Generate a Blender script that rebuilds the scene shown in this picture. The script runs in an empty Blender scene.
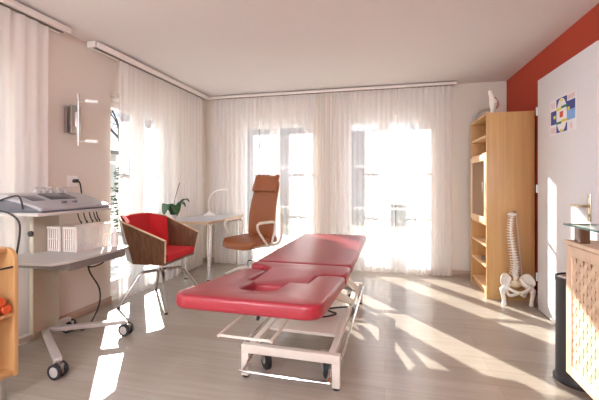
import bpy, bmesh, math, random
from mathutils import Vector, Matrix
random.seed(7)
PI = math.pi
S = bpy.context.scene
COL = S.collection

# ------------------------------------------------------------------ materials
def new_mat(name):
    m = bpy.data.materials.new(name); m.use_nodes = True
    nt = m.node_tree
    return m, nt, nt.nodes['Principled BSDF']

def N(nt, typ, **kw):
    n = nt.nodes.new(typ)
    for k, v in kw.items():
        if k in n.inputs: n.inputs[k].default_value = v
        else: setattr(n, k, v)
    return n

def ramp(nt, fac, stops):
    r = nt.nodes.new('ShaderNodeValToRGB')
    e = r.color_ramp.elements
    e[0].position, e[0].color = stops[0][0], (*stops[0][1], 1)
    e[1].position, e[1].color = stops[-1][0], (*stops[-1][1], 1)
    for p, c in stops[1:-1]:
        x = e.new(p); x.color = (*c, 1)
    nt.links.new(fac, r.inputs['Fac'])
    return r.outputs['Color']

def coords(nt, scale=(1, 1, 1), rot=(0, 0, 0)):
    tc = nt.nodes.new('ShaderNodeTexCoord'); mp = nt.nodes.new('ShaderNodeMapping')
    mp.inputs['Scale'].default_value = scale; mp.inputs['Rotation'].default_value = rot
    nt.links.new(tc.outputs['Object'], mp.inputs['Vector'])
    return mp.outputs['Vector']

def bump(nt, b, height, strength=0.1, dist=0.01):
    n = nt.nodes.new('ShaderNodeBump')
    n.inputs['Strength'].default_value = strength; n.inputs['Distance'].default_value = dist
    nt.links.new(height, n.inputs['Height']); nt.links.new(n.outputs['Normal'], b.inputs['Normal'])

def mat(name, col, rough=0.5, metal=0.0, var=0.05, nscale=30.0, bmp=0.0, spec=0.5, coat=0.0):
    m, nt, b = new_mat(name)
    v = coords(nt)
    n = N(nt, 'ShaderNodeTexNoise', Scale=nscale, Detail=3.0)
    nt.links.new(v, n.inputs['Vector'])
    lo = tuple(max(0, c * (1 - var)) for c in col); hi = tuple(min(1, c * (1 + var)) for c in col)
    nt.links.new(ramp(nt, n.outputs['Fac'], [(0.3, lo), (0.7, hi)]), b.inputs['Base Color'])
    b.inputs['Roughness'].default_value = rough; b.inputs['Metallic'].default_value = metal
    b.inputs['Specular IOR Level'].default_value = spec
    b.inputs['Coat Weight'].default_value = coat
    if bmp: bump(nt, b, n.outputs['Fac'], bmp)
    return m

def wood(name, c1, c2, axis='Z', rough=0.45, fine=1.0):
    m, nt, b = new_mat(name)
    k = 40 * fine
    sc = {'X': (1.5, k, k), 'Y': (k, 1.5, k), 'Z': (k, k, 1.5)}[axis]
    v = coords(nt, sc)
    n = N(nt, 'ShaderNodeTexNoise', Scale=1.0, Detail=5.0, Distortion=0.6)
    nt.links.new(v, n.inputs['Vector'])
    nt.links.new(ramp(nt, n.outputs['Fac'], [(0.3, c1), (0.7, c2)]), b.inputs['Base Color'])
    b.inputs['Roughness'].default_value = rough
    bump(nt, b, n.outputs['Fac'], 0.05, 0.002)
    return m

def plaster(name, col, strength=0.25, rough=0.9):
    m, nt, b = new_mat(name)
    v = coords(nt)
    n = N(nt, 'ShaderNodeTexNoise', Scale=90.0, Detail=6.0, Roughness=0.7)
    nt.links.new(v, n.inputs['Vector'])
    lo = tuple(c * 0.95 for c in col)
    nt.links.new(ramp(nt, n.outputs['Fac'], [(0.3, lo), (0.7, col)]), b.inputs['Base Color'])
    b.inputs['Roughness'].default_value = rough
    b.inputs['Specular IOR Level'].default_value = 0.2
    bump(nt, b, n.outputs['Fac'], strength, 0.004)
    return m

def floor_mat():
    m, nt, b = new_mat('pale_wood_planks')
    v = coords(nt)
    br = N(nt, 'ShaderNodeTexBrick', Scale=1.0)
    br.inputs['Brick Width'].default_value = 1.25; br.inputs['Row Height'].default_value = 0.17
    br.inputs['Mortar Size'].default_value = 0.0015
    br.inputs['Color1'].default_value = (0.435, 0.385, 0.33, 1)
    br.inputs['Color2'].default_value = (0.39, 0.345, 0.29, 1)
    br.inputs['Mortar'].default_value = (0.35, 0.305, 0.255, 1)
    nt.links.new(v, br.inputs['Vector'])
    n = N(nt, 'ShaderNodeTexNoise', Scale=1.0, Detail=6.0, Distortion=0.5)
    nt.links.new(coords(nt, (2.0, 38.0, 1.0)), n.inputs['Vector'])
    g = ramp(nt, n.outputs['Fac'], [(0.3, (0.92, 0.91, 0.90)), (0.7, (1.04, 1.04, 1.04))])
    mx = N(nt, 'ShaderNodeMix', data_type='RGBA', blend_type='MULTIPLY')
    mx.inputs[0].default_value = 1.0
    nt.links.new(br.outputs['Color'], mx.inputs[6]); nt.links.new(g, mx.inputs[7])
    nt.links.new(mx.outputs[2], b.inputs['Base Color'])
    b.inputs['Roughness'].default_value = 0.2
    b.inputs['Specular IOR Level'].default_value = 0.5
    bump(nt, b, n.outputs['Fac'], 0.03, 0.002)
    return m

def sheer(name, transp, col=(0.93, 0.93, 0.95)):
    m = bpy.data.materials.new(name); m.use_nodes = True
    nt = m.node_tree; nt.nodes.clear()
    out = nt.nodes.new('ShaderNodeOutputMaterial')
    t = nt.nodes.new('ShaderNodeBsdfTransparent')
    tr = nt.nodes.new('ShaderNodeBsdfTranslucent'); tr.inputs['Color'].default_value = (*col, 1)
    df = nt.nodes.new('ShaderNodeBsdfDiffuse'); df.inputs['Color'].default_value = (*col, 1)
    m1 = nt.nodes.new('ShaderNodeMixShader'); m1.inputs[0].default_value = 0.62
    nt.links.new(tr.outputs[0], m1.inputs[1]); nt.links.new(df.outputs[0], m1.inputs[2])
    # woven density: fine vertical threads vary how much passes through
    v = coords(nt, (30, 30, 0.6))
    n = N(nt, 'ShaderNodeTexNoise', Scale=1.0, Detail=3.0); nt.links.new(v, n.inputs['Vector'])
    mr = N(nt, 'ShaderNodeMapRange'); mr.inputs['To Min'].default_value = 1 - transp - 0.05
    mr.inputs['To Max'].default_value = 1 - transp + 0.05
    nt.links.new(n.outputs['Fac'], mr.inputs['Value'])
    m2 = nt.nodes.new('ShaderNodeMixShader')
    nt.links.new(mr.outputs[0], m2.inputs[0])
    nt.links.new(t.outputs[0], m2.inputs[1]); nt.links.new(m1.outputs[0], m2.inputs[2])
    nt.links.new(m2.outputs[0], out.inputs[0])
    return m

def thin_glass(name, tint=(0.97, 0.985, 0.98), ior=1.45, rough=0.0):
    m = bpy.data.materials.new(name); m.use_nodes = True
    nt = m.node_tree; nt.nodes.clear()
    out = nt.nodes.new('ShaderNodeOutputMaterial')
    t = nt.nodes.new('ShaderNodeBsdfTransparent'); t.inputs['Color'].default_value = (*tint, 1)
    g = nt.nodes.new('ShaderNodeBsdfGlossy'); g.inputs['Roughness'].default_value = rough
    f = nt.nodes.new('ShaderNodeFresnel'); f.inputs['IOR'].default_value = ior
    mx = nt.nodes.new('ShaderNodeMixShader')
    ge = nt.nodes.new('ShaderNodeNewGeometry')   # inner faces of the pane only transmit
    mu = nt.nodes.new('ShaderNodeMath'); mu.operation = 'SUBTRACT'; mu.use_clamp = True
    nt.links.new(f.outputs[0], mu.inputs[0]); nt.links.new(ge.outputs['Backfacing'], mu.inputs[1])
    nt.links.new(mu.outputs[0], mx.inputs[0]); nt.links.new(t.outputs[0], mx.inputs[1]); nt.links.new(g.outputs[0], mx.inputs[2])
    nt.links.new(mx.outputs[0], out.inputs[0])
    return m

M = dict(
    wall=plaster('cream_plaster', (0.69, 0.64, 0.57), 0.35),
    red_wall=plaster('red_plaster', (0.43, 0.066, 0.036), 0.5),
    ceiling=plaster('ceiling_paint', (0.73, 0.70, 0.695), 0.08),
    floor=floor_mat(),
    skirting=wood('skirting_wood', (0.36, 0.25, 0.18), (0.46, 0.34, 0.26), 'Y'),
    skirting_x=wood('skirting_wood_back', (0.36, 0.25, 0.18), (0.46, 0.34, 0.26), 'X'),
    white=mat('white_paint', (0.80, 0.78, 0.77), 0.4, var=0.02),
    door_white=mat('door_white', (0.72, 0.71, 0.73), 0.45, var=0.015),
    rail=mat('rail_white', (0.78, 0.74, 0.70), 0.45, var=0.02),
    sheer=sheer('sheer_curtain', 0.46, (.97, .97, .985)),
    sheer_dense=sheer('sheer_curtain_dense', 0.34, (0.92, 0.89, 0.86)),
    glass=thin_glass('window_glass'),
    shelf_glass=thin_glass('shelf_glass', (0.78, 0.88, 0.86), 1.5),
    glass_edge=mat('glass_edge', (0.10, 0.22, 0.22), 0.1, var=0.03),
    red_vinyl=mat('red_vinyl', (0.30, 0.022, 0.034), 0.34, var=0.06, nscale=120, bmp=0.03),
    red_fabric=mat('red_fabric', (0.56, 0.012, 0.018), 0.85, var=0.12, nscale=250, bmp=0.2),
    cream_metal=mat('cream_metal', (0.76, 0.71, 0.63), 0.35, var=0.02),
    chrome=mat('chrome', (0.78, 0.78, 0.78), 0.12, 1.0, var=0.03),
    steel=mat('brushed_steel', (0.50, 0.48, 0.46), 0.3, 1.0, var=0.06, nscale=60),
    brass=mat('satin_brass', (0.60, 0.50, 0.36), 0.28, 1.0, var=0.04),
    black=mat('black_rubber', (0.02, 0.02, 0.022), 0.55, var=0.2),
    black_gloss=mat('black_plastic', (0.018, 0.018, 0.02), 0.3, var=0.1),
    walnut=wood('walnut', (0.085, 0.036, 0.018), (0.19, 0.09, 0.045), 'Z', 0.35, 1.2),
    ply=wood('plywood_edge', (0.55, 0.40, 0.25), (0.68, 0.52, 0.34), 'X', 0.5),
    beech=wood('beech', (0.53, 0.30, 0.12), (0.61, 0.365, 0.155), 'Z', 0.4),
    beech_light=wood('beech_light', (0.70, 0.47, 0.27), (0.78, 0.55, 0.33), 'Z', 0.4),
    maple=wood('maple', (0.70, 0.47, 0.31), (0.78, 0.56, 0.39), 'Z', 0.4),
    maple_dark=mat('recess_wood', (0.42, 0.23, 0.12), 0.6),
    leather=mat('tan_leather', (0.30, 0.098, 0.034), 0.42, var=0.10, nscale=90, bmp=0.08),
    desk=mat('desk_laminate', (0.55, 0.57, 0.61), 0.3, var=0.02),
    lamp_white=mat('lamp_white', (0.85, 0.84, 0.82), 0.35, var=0.01),
    leaf=mat('orchid_leaf', (0.022, 0.085, 0.03), 0.35, var=0.3, nscale=20),
    stem=mat('orchid_stem', (0.12, 0.10, 0.05), 0.6),
    pot=mat('pot_ceramic', (0.75, 0.72, 0.70), 0.3),
    soil=mat('bark_soil', (0.06, 0.035, 0.02), 0.95, var=0.4, nscale=80, bmp=0.5),
    bone=mat('bone_plastic', (0.84, 0.80, 0.73), 0.5, var=0.04),
    disc=mat('disc_plastic', (0.70, 0.60, 0.40), 0.5, var=0.05),
    ligament=mat('red_muscle', (0.42, 0.14, 0.09), 0.5),
    clay=mat('pale_clear_plastic', (0.45, 0.42, 0.36), 0.5),
    trolley=mat('trolley_beige', (0.46, 0.42, 0.33), 0.45, var=0.02),
    trolley_top=mat('trolley_grey', (0.48, 0.455, 0.43), 0.4, var=0.02),
    trolley_dark=mat('trolley_dark', (0.15, 0.13, 0.115), 0.5),
    console=mat('console_grey', (0.36, 0.345, 0.35), 0.4, var=0.02),
    console_dark=mat('console_dark', (0.10, 0.10, 0.12), 0.35),
    screen=mat('screen_glass', (0.07, 0.07, 0.08), 0.15),
    basket=mat('basket_plastic', (0.80, 0.76, 0.72), 0.45, var=0.02),
    orange=mat('orange_foam', (0.60, 0.09, 0.02), 0.55),
    bin=mat('bin_anthracite', (0.035, 0.035, 0.04), 0.4, var=0.1),
    paper=mat('paper', (0.78, 0.76, 0.78), 0.7, var=0.01),
    p_blue=mat('ink_blue', (0.035, 0.05, 0.25), 0.6), p_sky=mat('ink_sky', (0.20, 0.38, 0.72), 0.6),
    p_yellow=mat('ink_yellow', (0.72, 0.60, 0.04), 0.6), p_green=mat('ink_green', (0.02, 0.18, 0.08), 0.6),
    p_red=mat('ink_red', (0.62, 0.07, 0.03), 0.6), p_pink=mat('ink_pink', (0.72, 0.55, 0.57), 0.6),
    bark=mat('tree_bark', (0.09, 0.075, 0.07), 0.9, var=0.3, nscale=15, bmp=0.4),
    hedge=mat('hedge_leaf', (0.05, 0.10, 0.035), 0.7, var=0.5, nscale=12),
    house=plaster('house_render', (0.42, 0.42, 0.45), 0.2),
    house_warm=plaster('house_render_pale', (0.62, 0.60, 0.58), 0.2),
    roof=mat('roof_tile', (0.20, 0.17, 0.17), 0.8, var=0.2, nscale=6),
    grass=mat('winter_lawn', (0.22, 0.22, 0.14), 0.9, var=0.25, nscale=4),
    terrace=mat('terrace_slabs', (0.45, 0.43, 0.40), 0.8, var=0.1, nscale=5),
    dark_window=mat('dark_window', (0.05, 0.06, 0.08), 0.1),
)

# ------------------------------------------------------------------ mesh builder
class MB:
    def __init__(s): s.bm = bmesh.new()
    def _merge(s, t, mi=0):
        for f in t.faces: f.material_index = mi
        me = bpy.data.meshes.new('tmp'); t.to_mesh(me); t.free()
        s.bm.from_mesh(me); bpy.data.meshes.remove(me)
    def box(s, x0, x1, y0, y1, z0, z1, bev=0.0, mi=0, rot=None, piv=None, seg=2):
        t = bmesh.new()
        bmesh.ops.create_cube(t, size=1)
        for v in t.verts:
            v.co = Vector(((x0 + x1) / 2 + v.co.x * (x1 - x0), (y0 + y1) / 2 + v.co.y * (y1 - y0), (z0 + z1) / 2 + v.co.z * (z1 - z0)))
        if bev:
            bmesh.ops.bevel(t, geom=t.edges[:], offset=bev, segments=seg, affect='EDGES', profile=0.5)
        if rot is not None:
            p = Vector(piv) if piv else Vector(((x0 + x1) / 2, (y0 + y1) / 2, (z0 + z1) / 2))
            for v in t.verts: v.co = rot @ (v.co - p) + p
        s._merge(t, mi); return s
    def prism(s, poly, z0, z1, bev=0.0, mi=0, xf=None, seg=3):
        """extrude an XY polygon from z0 to z1; xf: function mapping a point"""
        t = bmesh.new()
        a = [t.verts.new((x, y, z0)) for x, y in poly]; b = [t.verts.new((x, y, z1)) for x, y in poly]
        t.faces.new(a[::-1]); t.faces.new(b)
        n = len(poly)
        for i in range(n): t.faces.new((a[i], a[(i + 1) % n], b[(i + 1) % n], b[i]))
        bmesh.ops.recalc_face_normals(t, faces=t.faces[:])
        if bev:
            ed = [e for e in t.edges if abs(e.verts[0].co.z - e.verts[1].co.z) < 1e-6]
            bmesh.ops.bevel(t, geom=ed, offset=bev, segments=seg, affect='EDGES', profile=0.5)
        bmesh.ops.triangulate(t, faces=[f for f in t.faces if len(f.verts) > 4])
        if xf:
            for v in t.verts: v.co = Vector(xf(v.co))
        s._merge(t, mi); return s
    def tube(s, pts, r, seg=10, closed=False, mi=0, flat=None):
        pts = [Vector(p) for p in pts]; n = len(pts)
        rr = r if isinstance(r, (list, tuple)) else [r] * n
        t = bmesh.new(); rings = []; up = None
        for i in range(n):
            if closed: d = pts[(i + 1) % n] - pts[i - 1]
            else: d = pts[min(i + 1, n - 1)] - pts[max(i - 1, 0)]
            d.normalize()
            if up is None:
                up = Vector((0, 0, 1)) if abs(d.z) < 0.9 else Vector((1, 0, 0))
            a = d.cross(up); a.normalize(); b = a.cross(d); b.normalize(); up = b
            ring = []
            for k in range(seg):
                th = 2 * PI * k / seg
                ca, cb = math.cos(th), math.sin(th)
                if flat: cb *= flat
                ring.append(t.verts.new(pts[i] + (a * ca + b * cb) * rr[i]))
            rings.append(ring)
        for i in range(n if closed else n - 1):
            A, B = rings[i], rings[(i + 1) % n]
            for k in range(seg): t.faces.new((A[k], A[(k + 1) % seg], B[(k + 1) % seg], B[k]))
        if not closed:
            t.faces.new(rings[0][::-1]); t.faces.new(rings[-1])
        bmesh.ops.recalc_face_normals(t, faces=t.faces[:])
        s._merge(t, mi); return s
    def lathe(s, prof, c=(0, 0, 0), seg=24, mi=0, rot=None, sx=1, sy=1):
        """prof: (radius, height) list; capped where radius>0"""
        t = bmesh.new(); rings = []
        for r, z in prof:
            rings.append([t.verts.new((r * sx * math.cos(2 * PI * k / seg), r * sy * math.sin(2 * PI * k / seg), z)) for k in range(seg)])
        for A, B in zip(rings, rings[1:]):
            for k in range(seg): t.faces.new((A[k], A[(k + 1) % seg], B[(k + 1) % seg], B[k]))
        t.faces.new(rings[0][::-1]); t.faces.new(rings[-1])
        bmesh.ops.remove_doubles(t, verts=t.verts[:], dist=1e-6)
        bmesh.ops.recalc_face_normals(t, faces=t.faces[:])
        for v in t.verts:
            co = v.co
            if rot is not None: co = rot @ co
            v.co = co + Vector(c)
        s._merge(t, mi); return s
    def ball(s, c, r, mi=0, seg=16, noise=0.0):
        t = bmesh.new(); bmesh.ops.create_uvsphere(t, u_segments=seg, v_segments=seg // 2 + 2, radius=1)
        R = r if isinstance(r, (tuple, list)) else (r, r, r)
        for v in t.verts:
            k = 1 + random.uniform(-noise, noise)
            v.co = Vector((c[0] + v.co.x * R[0] * k, c[1] + v.co.y * R[1] * k, c[2] + v.co.z * R[2] * k))
        s._merge(t, mi); return s
    def strip(s, low, top, th, mi=0):
        """solid bent panel: low/top are outer point rows, th is thickness towards the inside (left of travel)"""
        t = bmesh.new(); n = len(low)
        def inner(row):
            out = []
            for i in range(n):
                d = Vector(row[min(i + 1, n - 1)]) - Vector(row[max(i - 1, 0)])
                nn = Vector((-d.y, d.x, 0)); nn.normalize(); out.append(Vector(row[i]) + nn * th)
            return out
        rows = [low, top, inner(top), inner(low)]
        V = [[t.verts.new(p) for p in r] for r in rows]
        for i in range(n - 1):
            for k in range(4):
                t.faces.new((V[k][i], V[k][i + 1], V[(k + 1) % 4][i + 1], V[(k + 1) % 4][i]))
        t.faces.new([V[k][0] for k in range(4)]); t.faces.new([V[k][-1] for k in range(4)][::-1])
        bmesh.ops.recalc_face_normals(t, faces=t.faces[:])
        s._merge(t, mi); return s
    def build(s, name, m, parent=None, smooth=True, angle=35):
        me = bpy.data.meshes.new(name)
        s.bm.to_mesh(me); s.bm.free()
        for x in (m if isinstance(m, (list, tuple)) else [m]): me.materials.append(x)
        if smooth:
            me.polygons.foreach_set('use_smooth', [True] * len(me.polygons))
            me.set_sharp_from_angle(angle=math.radians(angle))
        o = bpy.data.objects.new(name, me); COL.objects.link(o)
        if parent: o.parent = parent
        return o

def tag(o, label=None, cat=None, group=None, kind=None):
    if label: o['label'] = label
    if cat: o['category'] = cat
    if group: o['group'] = group
    if kind: o['kind'] = kind
    return o
def thing(name, label, cat, loc=(0, 0, 0), rz=0.0, group=None):
    o = bpy.data.objects.new(name, None); o.empty_display_size = 0.05
    COL.objects.link(o); o.location = loc; o.rotation_euler = (0, 0, rz)
    return tag(o, label, cat, group)
def struct(name, mb, m, parent=None, **k):
    o = mb.build(name, m, parent, **k)
    if not parent: o['kind'] = 'structure'
    return o
def dup(o, parent=None):
    c = o.copy(); COL.objects.link(c)
    if parent: c.parent = parent
    for ch in list(o.children): dup(ch, c)
    return c
def arc(cx, cy, r, a0, a1, n=6):
    return [(cx + r * math.cos(a0 + (a1 - a0) * i / n), cy + r * math.sin(a0 + (a1 - a0) * i / n)) for i in range(n + 1)]
def smoothpath(P, n=8):
    """Catmull-Rom"""
    P = [Vector(p) for p in P]; out = []
    for i in range(len(P) - 1):
        a, b, c, d = P[max(i - 1, 0)], P[i], P[i + 1], P[min(i + 2, len(P) - 1)]
        for k in range(n):
            t = k / n
            out.append(0.5 * ((2 * b) + (c - a) * t + (2 * a - 5 * b + 4 * c - d) * t * t + (3 * b - a - 3 * c + d) * t ** 3))
    out.append(P[-1]); return out
RX = lambda a: Matrix.Rotation(a, 3, 'X')
RY = lambda a: Matrix.Rotation(a, 3, 'Y')
RZ = lambda a: Matrix.Rotation(a, 3, 'Z')

# ------------------------------------------------------------------ room
XL, XR, YB, YF, ZC = -2.55, 1.43, 4.75, -2.6, 2.385
WT = 0.30
struct('floor', MB().box(XL - WT, XR + WT, YF - WT, YB + WT, -0.12, 0), M['floor'])
struct('ceiling', MB().box(XL - WT, XR + WT, YF - WT, YB + WT, ZC, ZC + 0.2), M['ceiling'])

def wall_along(axis, c0, c1, a0, a1, openings):
    """wall slab between c0 and c1 across, from a0 to a1 along, with (s,e,z0,z1) openings"""
    mb = MB()
    def bx(s, e, z0, z1):
        if e - s < 1e-4 or z1 - z0 < 1e-4: return
        if axis == 'y': mb.box(c0, c1, s, e, z0, z1)
        else: mb.box(s, e, c0, c1, z0, z1)
    p = a0
    for s, e, z0, z1 in sorted(openings):
        bx(p, s, 0, ZC); bx(s, e, 0, z0); bx(s, e, z1, ZC); p = e
    bx(p, a1, 0, ZC)
    return mb
ZW = 2.06
BW = [(-2.09, -0.97, 0.02, ZW), (-0.56, 0.53, 0.02, ZW)]
LW = [(0.75, 1.98, 0.02, ZW - 0.04), (2.88, 3.98, 0.02, ZW - 0.04)]
FW_ADDED = [(-1.9, 0.9, 0.75, 2.1)]  # opening for the added rear window, out of view
struct('wall_back', wall_along('x', YB, YB + WT, XL - WT, XR + WT, BW), M['wall'])
struct('wall_left', wall_along('y', XL - WT, XL, YF, YB, LW), M['wall'])
struct('wall_right', wall_along('y', XR, XR + WT, YF, YB, []), M['red_wall'])
struct('wall_front', wall_along('x', YF - WT, YF, XL - WT, XR + WT, FW_ADDED), M['wall'])

# baseboards
sk = MB()
for a, b in ((XL, -2.09), (-0.97, -0.56), (0.53, XR)): sk.box(a, b, YB - 0.016, YB, 0, 0.07, 0.003)
struct('baseboard_back', sk, M['skirting_x'])
sk = MB()
for a, b in ((YF, 0.75), (1.98, 2.88), (3.98, YB - 0.016)): sk.box(XL, XL + 0.016, a, b, 0, 0.07, 0.003)
struct('baseboard_left', sk, M['skirting'])
sk = MB().box(XR - 0.016, XR, YF, 2.60, 0, 0.07, 0.003).box(XR - 0.016, XR, 3.70, YB - 0.016, 0, 0.07, 0.003)
struct('baseboard_right', sk, M['skirting'])

# French windows: frame + two sashes + two muntins each
def window(n, axis, c, a0, a1, z0, z1, sashes=2, bars=(0.36, 0.68)):
    """axis 'x': in a wall along x at y=c (frame centre)"""
    def bx(mb, s, e, zz0, zz1, d0, d1, bev=0.004):
        if axis == 'x': mb.box(s, e, c + d0, c + d1, zz0, zz1, bev)
        else: mb.box(c + d0, c + d1, s, e, zz0, zz1, bev)
    root = MB(); fw = 0.05
    bx(root, a0, a0 + fw, z0, z1, -0.035, 0.035); bx(root, a1 - fw, a1, z0, z1, -0.035, 0.035)
    bx(root, a0 + fw, a1 - fw, z1 - fw, z1, -0.035, 0.035); bx(root, a0 + fw, a1 - fw, z0, z0 + fw, -0.035, 0.035)
    r = struct(f'window_{n}', root, M['white'])
    w = (a1 - a0 - 2 * fw) / sashes
    for i in range(sashes):
        s0 = a0 + fw + i * w + 0.002; s1 = s0 + w - 0.004
        q0, q1 = z0 + fw + 0.002, z1 - fw - 0.002
        sw = 0.065
        sm = MB()
        bx(sm, s0, s0 + sw, q0, q1, -0.05, 0.03); bx(sm, s1 - sw, s1, q0, q1, -0.05, 0.03)
        bx(sm, s0 + sw, s1 - sw, q1 - sw, q1, -0.05, 0.03); bx(sm, s0 + sw, s1 - sw, q0, q0 + 0.10, -0.05, 0.03)
        sash = sm.build('sash', M['white'], r)
        g = MB(); bx(g, s0 + sw, s1 - sw, q0 + 0.1, q1 - sw, -0.004, 0.004, 0)
        g.build('pane', M['glass'], sash, smooth=False)
        bm_ = MB()
        for f in bars:
            zz = q0 + 0.1 + (q1 - sw - q0 - 0.1) * f
            bx(bm_, s0 + sw, s1 - sw, zz - 0.012, zz + 0.012, -0.016, 0.016, 0.003)
        if bars: bm_.build('muntin', M['white'], sash)
    hm = MB()
    mid = (a0 + a1) / 2 + 0.035
    inw = -1 if axis == 'x' else 1
    zc = z0 + (z1 - z0) * 0.5
    if axis == 'x':
        hm.box(mid - 0.012, mid + 0.012, c - 0.062, c - 0.05, zc - 0.035, zc + 0.035, 0.003)
        hm.tube([(mid, c - 0.06, zc), (mid, c - 0.09, zc), (mid, c - 0.092, zc - 0.11)], 0.008)
    else:
        hm.box(c + 0.03, c + 0.042, mid - 0.012, mid + 0.012, zc - 0.035, zc + 0.035, 0.003)
        hm.tube([(c + 0.04, mid, zc), (c + 0.075, mid, zc), (c + 0.077, mid, zc - 0.11)], 0.008)
    hm.build('window_handle', M['steel'], r)
    return r
window(1, 'x', YB + 0.13, BW[0][0], BW[0][1], 0.02, ZW)
window(2, 'x', YB + 0.13, BW[1][0], BW[1][1], 0.02, ZW)
window(3, 'y', XL - 0.13, LW[1][0], LW[1][1], 0.02, ZW - 0.04)
window(4, 'y', XL - 0.13, LW[0][0], LW[0][1], 0.02, ZW - 0.04)
window(5, 'x', YF - 0.13, FW_ADDED[0][0], FW_ADDED[0][1], 0.75, 2.1, sashes=3, bars=())  # added window behind the camera, lets in extra fill daylight

# door leaf on the red wall with its red painted frame
DX = 1.345
d = struct('door_1', MB().box(DX, DX + 0.042, 2.70, 3.625, 0.008, 2.075, 0.004), M['door_white'])
fr = MB()
fr.box(DX + 0.043, XR, 3.60, 3.685, 0, 2.10, 0.003).box(DX + 0.043, XR, 2.62, 2.74, 0, 2.10, 0.003).box(DX + 0.043, XR, 2.62, 3.685, 2.02, 2.10, 0.003)
fr.build('door_frame', M['red_wall'], d)
for z in (0.30, 1.10, 1.80):
    MB().lathe([(0.0, 0), (0.009, 0.002), (0.009, 0.075), (0.0, 0.077)], (DX - 0.002, 3.634, z - 0.04), 12).build('hinge', M['door_white'], d)
hp = MB().box(DX - 0.008, DX, 2.765, 2.805, 0.885, 1.075, 0.004)
for z in (0.90, 1.06): hp.lathe([(0, 0), (0.006, 0), (0.006, 0.004), (0, 0.004)], (DX - 0.008, 2.785, z), 10, rot=RY(-PI / 2))
hpo = hp.build('handle_plate', M['brass'], d)
MB().tube(smoothpath([(DX - 0.008, 2.785, 0.99), (DX - 0.045, 2.785, 0.99), (DX - 0.055, 2.80, 0.99), (DX - 0.055, 2.905, 0.988)], 5), 0.0095).build('lever', M['brass'], hpo)
MB().lathe([(0, 0), (0.011, 0), (0.011, 0.012), (0, 0.012)], (DX - 0.006, 2.785, 0.925), 14, rot=RY(-PI / 2)).build('keyhole', M['steel'], hpo)

# picture taped on the door
def picture():
    pm = MB()
    X = DX
    Yl, Z0 = 3.375, 1.535          # left edge seen from the room, lower edge
    W, H = 0.42, 0.29
    def P(u0, u1, v0, v1, mi, t=0.0016):
        pm.box(X - t, X, Yl - u1 * W, Yl - u0 * W, Z0 + v0 * H, Z0 + v1 * H, 0, mi)
    def oval(cu, cv, ru, rv, mi, t):
        n = 40
        poly = [(cu + ru * math.cos(2 * PI * k / n), cv + rv * math.sin(2 * PI * k / n)) for k in range(n)]
        pm.prism(poly, 0, t, 0, mi, xf=lambda c: (X - c.z, Yl - c.x * W, Z0 + c.y * H))
    P(0, 1, 0, 1, 0, 0.0010)
    P(.27, .68, .74, .97, 1); P(.04, .30, .30, .68, 1); P(.66, .96, .44, .80, 1); P(.66, .96, .30, .56, 2, .0019)
    P(.27, .68, .04, .26, 1)
    P(.04, .24, .06, .22, 6); P(.04, .22, .76, .92, 6); P(.72, .95, .84, .95, 6); P(.70, .96, .02, .26, 0, .0020)
    P(.80, .86, .06, .22, 6, .0022)
    oval(.475, .50, .20, .455, 0, .0024)
    P(.27, .48, .645, .71, 3, .0028); P(.47, .68, .67, .74, 4, .0029)
    P(.27, .48, .27, .34, 4, .0028); P(.47, .68, .30, .37, 3, .0029)
    P(.41, .54, .44, .60, 5, .0030)
    oval(.475, .90, .06, .035, 3, .0030); oval(.475, .09, .06, .035, 3, .0030)
    oval(.20, .50, .045, .05, 3, .0030); oval(.74, .60, .045, .05, 3, .0030)
    o = pm.build('abstract_picture', [M['paper'], M['p_blue'], M['p_sky'], M['p_yellow'], M['p_green'], M['p_red'], M['p_pink']], smooth=False)
    tag(o, 'colourful abstract picture of blue, yellow and red shapes taped to the white door', 'picture')
picture()

# ------------------------------------------------------------------ curtain rails and sheer curtains
def rail(a, b, axis, label, c0, c1):
    mb = MB()
    z0, z1 = (ZC - 0.045, ZC) if axis == 'x' else (ZC - 0.062, ZC)
    lo, hi = min(c0, c1), max(c0, c1)
    if axis == 'x':
        mb.box(a, b, lo + .045, hi, z0 + 0.012, z1, 0.003).box(a, b, lo, lo + 0.02, z0, z1 - 0.012, 0.003).box(a, b, lo + .019, lo + .046, z0 + .013, z0 + .02)
    else:
        mb.box(lo, hi - .045, a, b, z0 + 0.012, z1, 0.003).box(hi - 0.02, hi, a, b, z0, z1 - 0.018, 0.003).box(hi - .046, hi - .019, a, b, z0 + .013, z0 + .02)
    r = thing('curtain_rail', label, 'curtain rail', ((a + b) / 2, (c0 + c1) / 2, ZC) if axis == 'x' else ((c0 + c1) / 2, (a + b) / 2, ZC))
    o = mb.build('casing', M['rail'], r); o.matrix_parent_inverse = Matrix.Translation(-r.location)
    t = MB(); m_ = (lo + hi) / 2
    if axis == 'x': t.box(a + 0.02, b - 0.02, m_ - 0.012, m_ + 0.012, z0 + 0.004, z0 + 0.012)
    else: t.box(m_ - 0.012, m_ + 0.012, a + 0.02, b - 0.02, z0 + 0.004, z0 + 0.012)
    o = t.build('track', M['trolley_dark'], r); o.matrix_parent_inverse = Matrix.Translation(-r.location)
rail(-2.40, 0.84, 'x', 'long white curtain rail on the ceiling above the two back windows', 4.58, 4.72)
rail(2.58, 4.57, 'y', 'white curtain rail on the ceiling above the left window behind the tub chair', -2.53, -2.40)
rail(0.35, 2.30, 'y', 'white curtain rail at the ceiling above the device trolley, cut by the frame', -2.53, -2.40)

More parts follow.
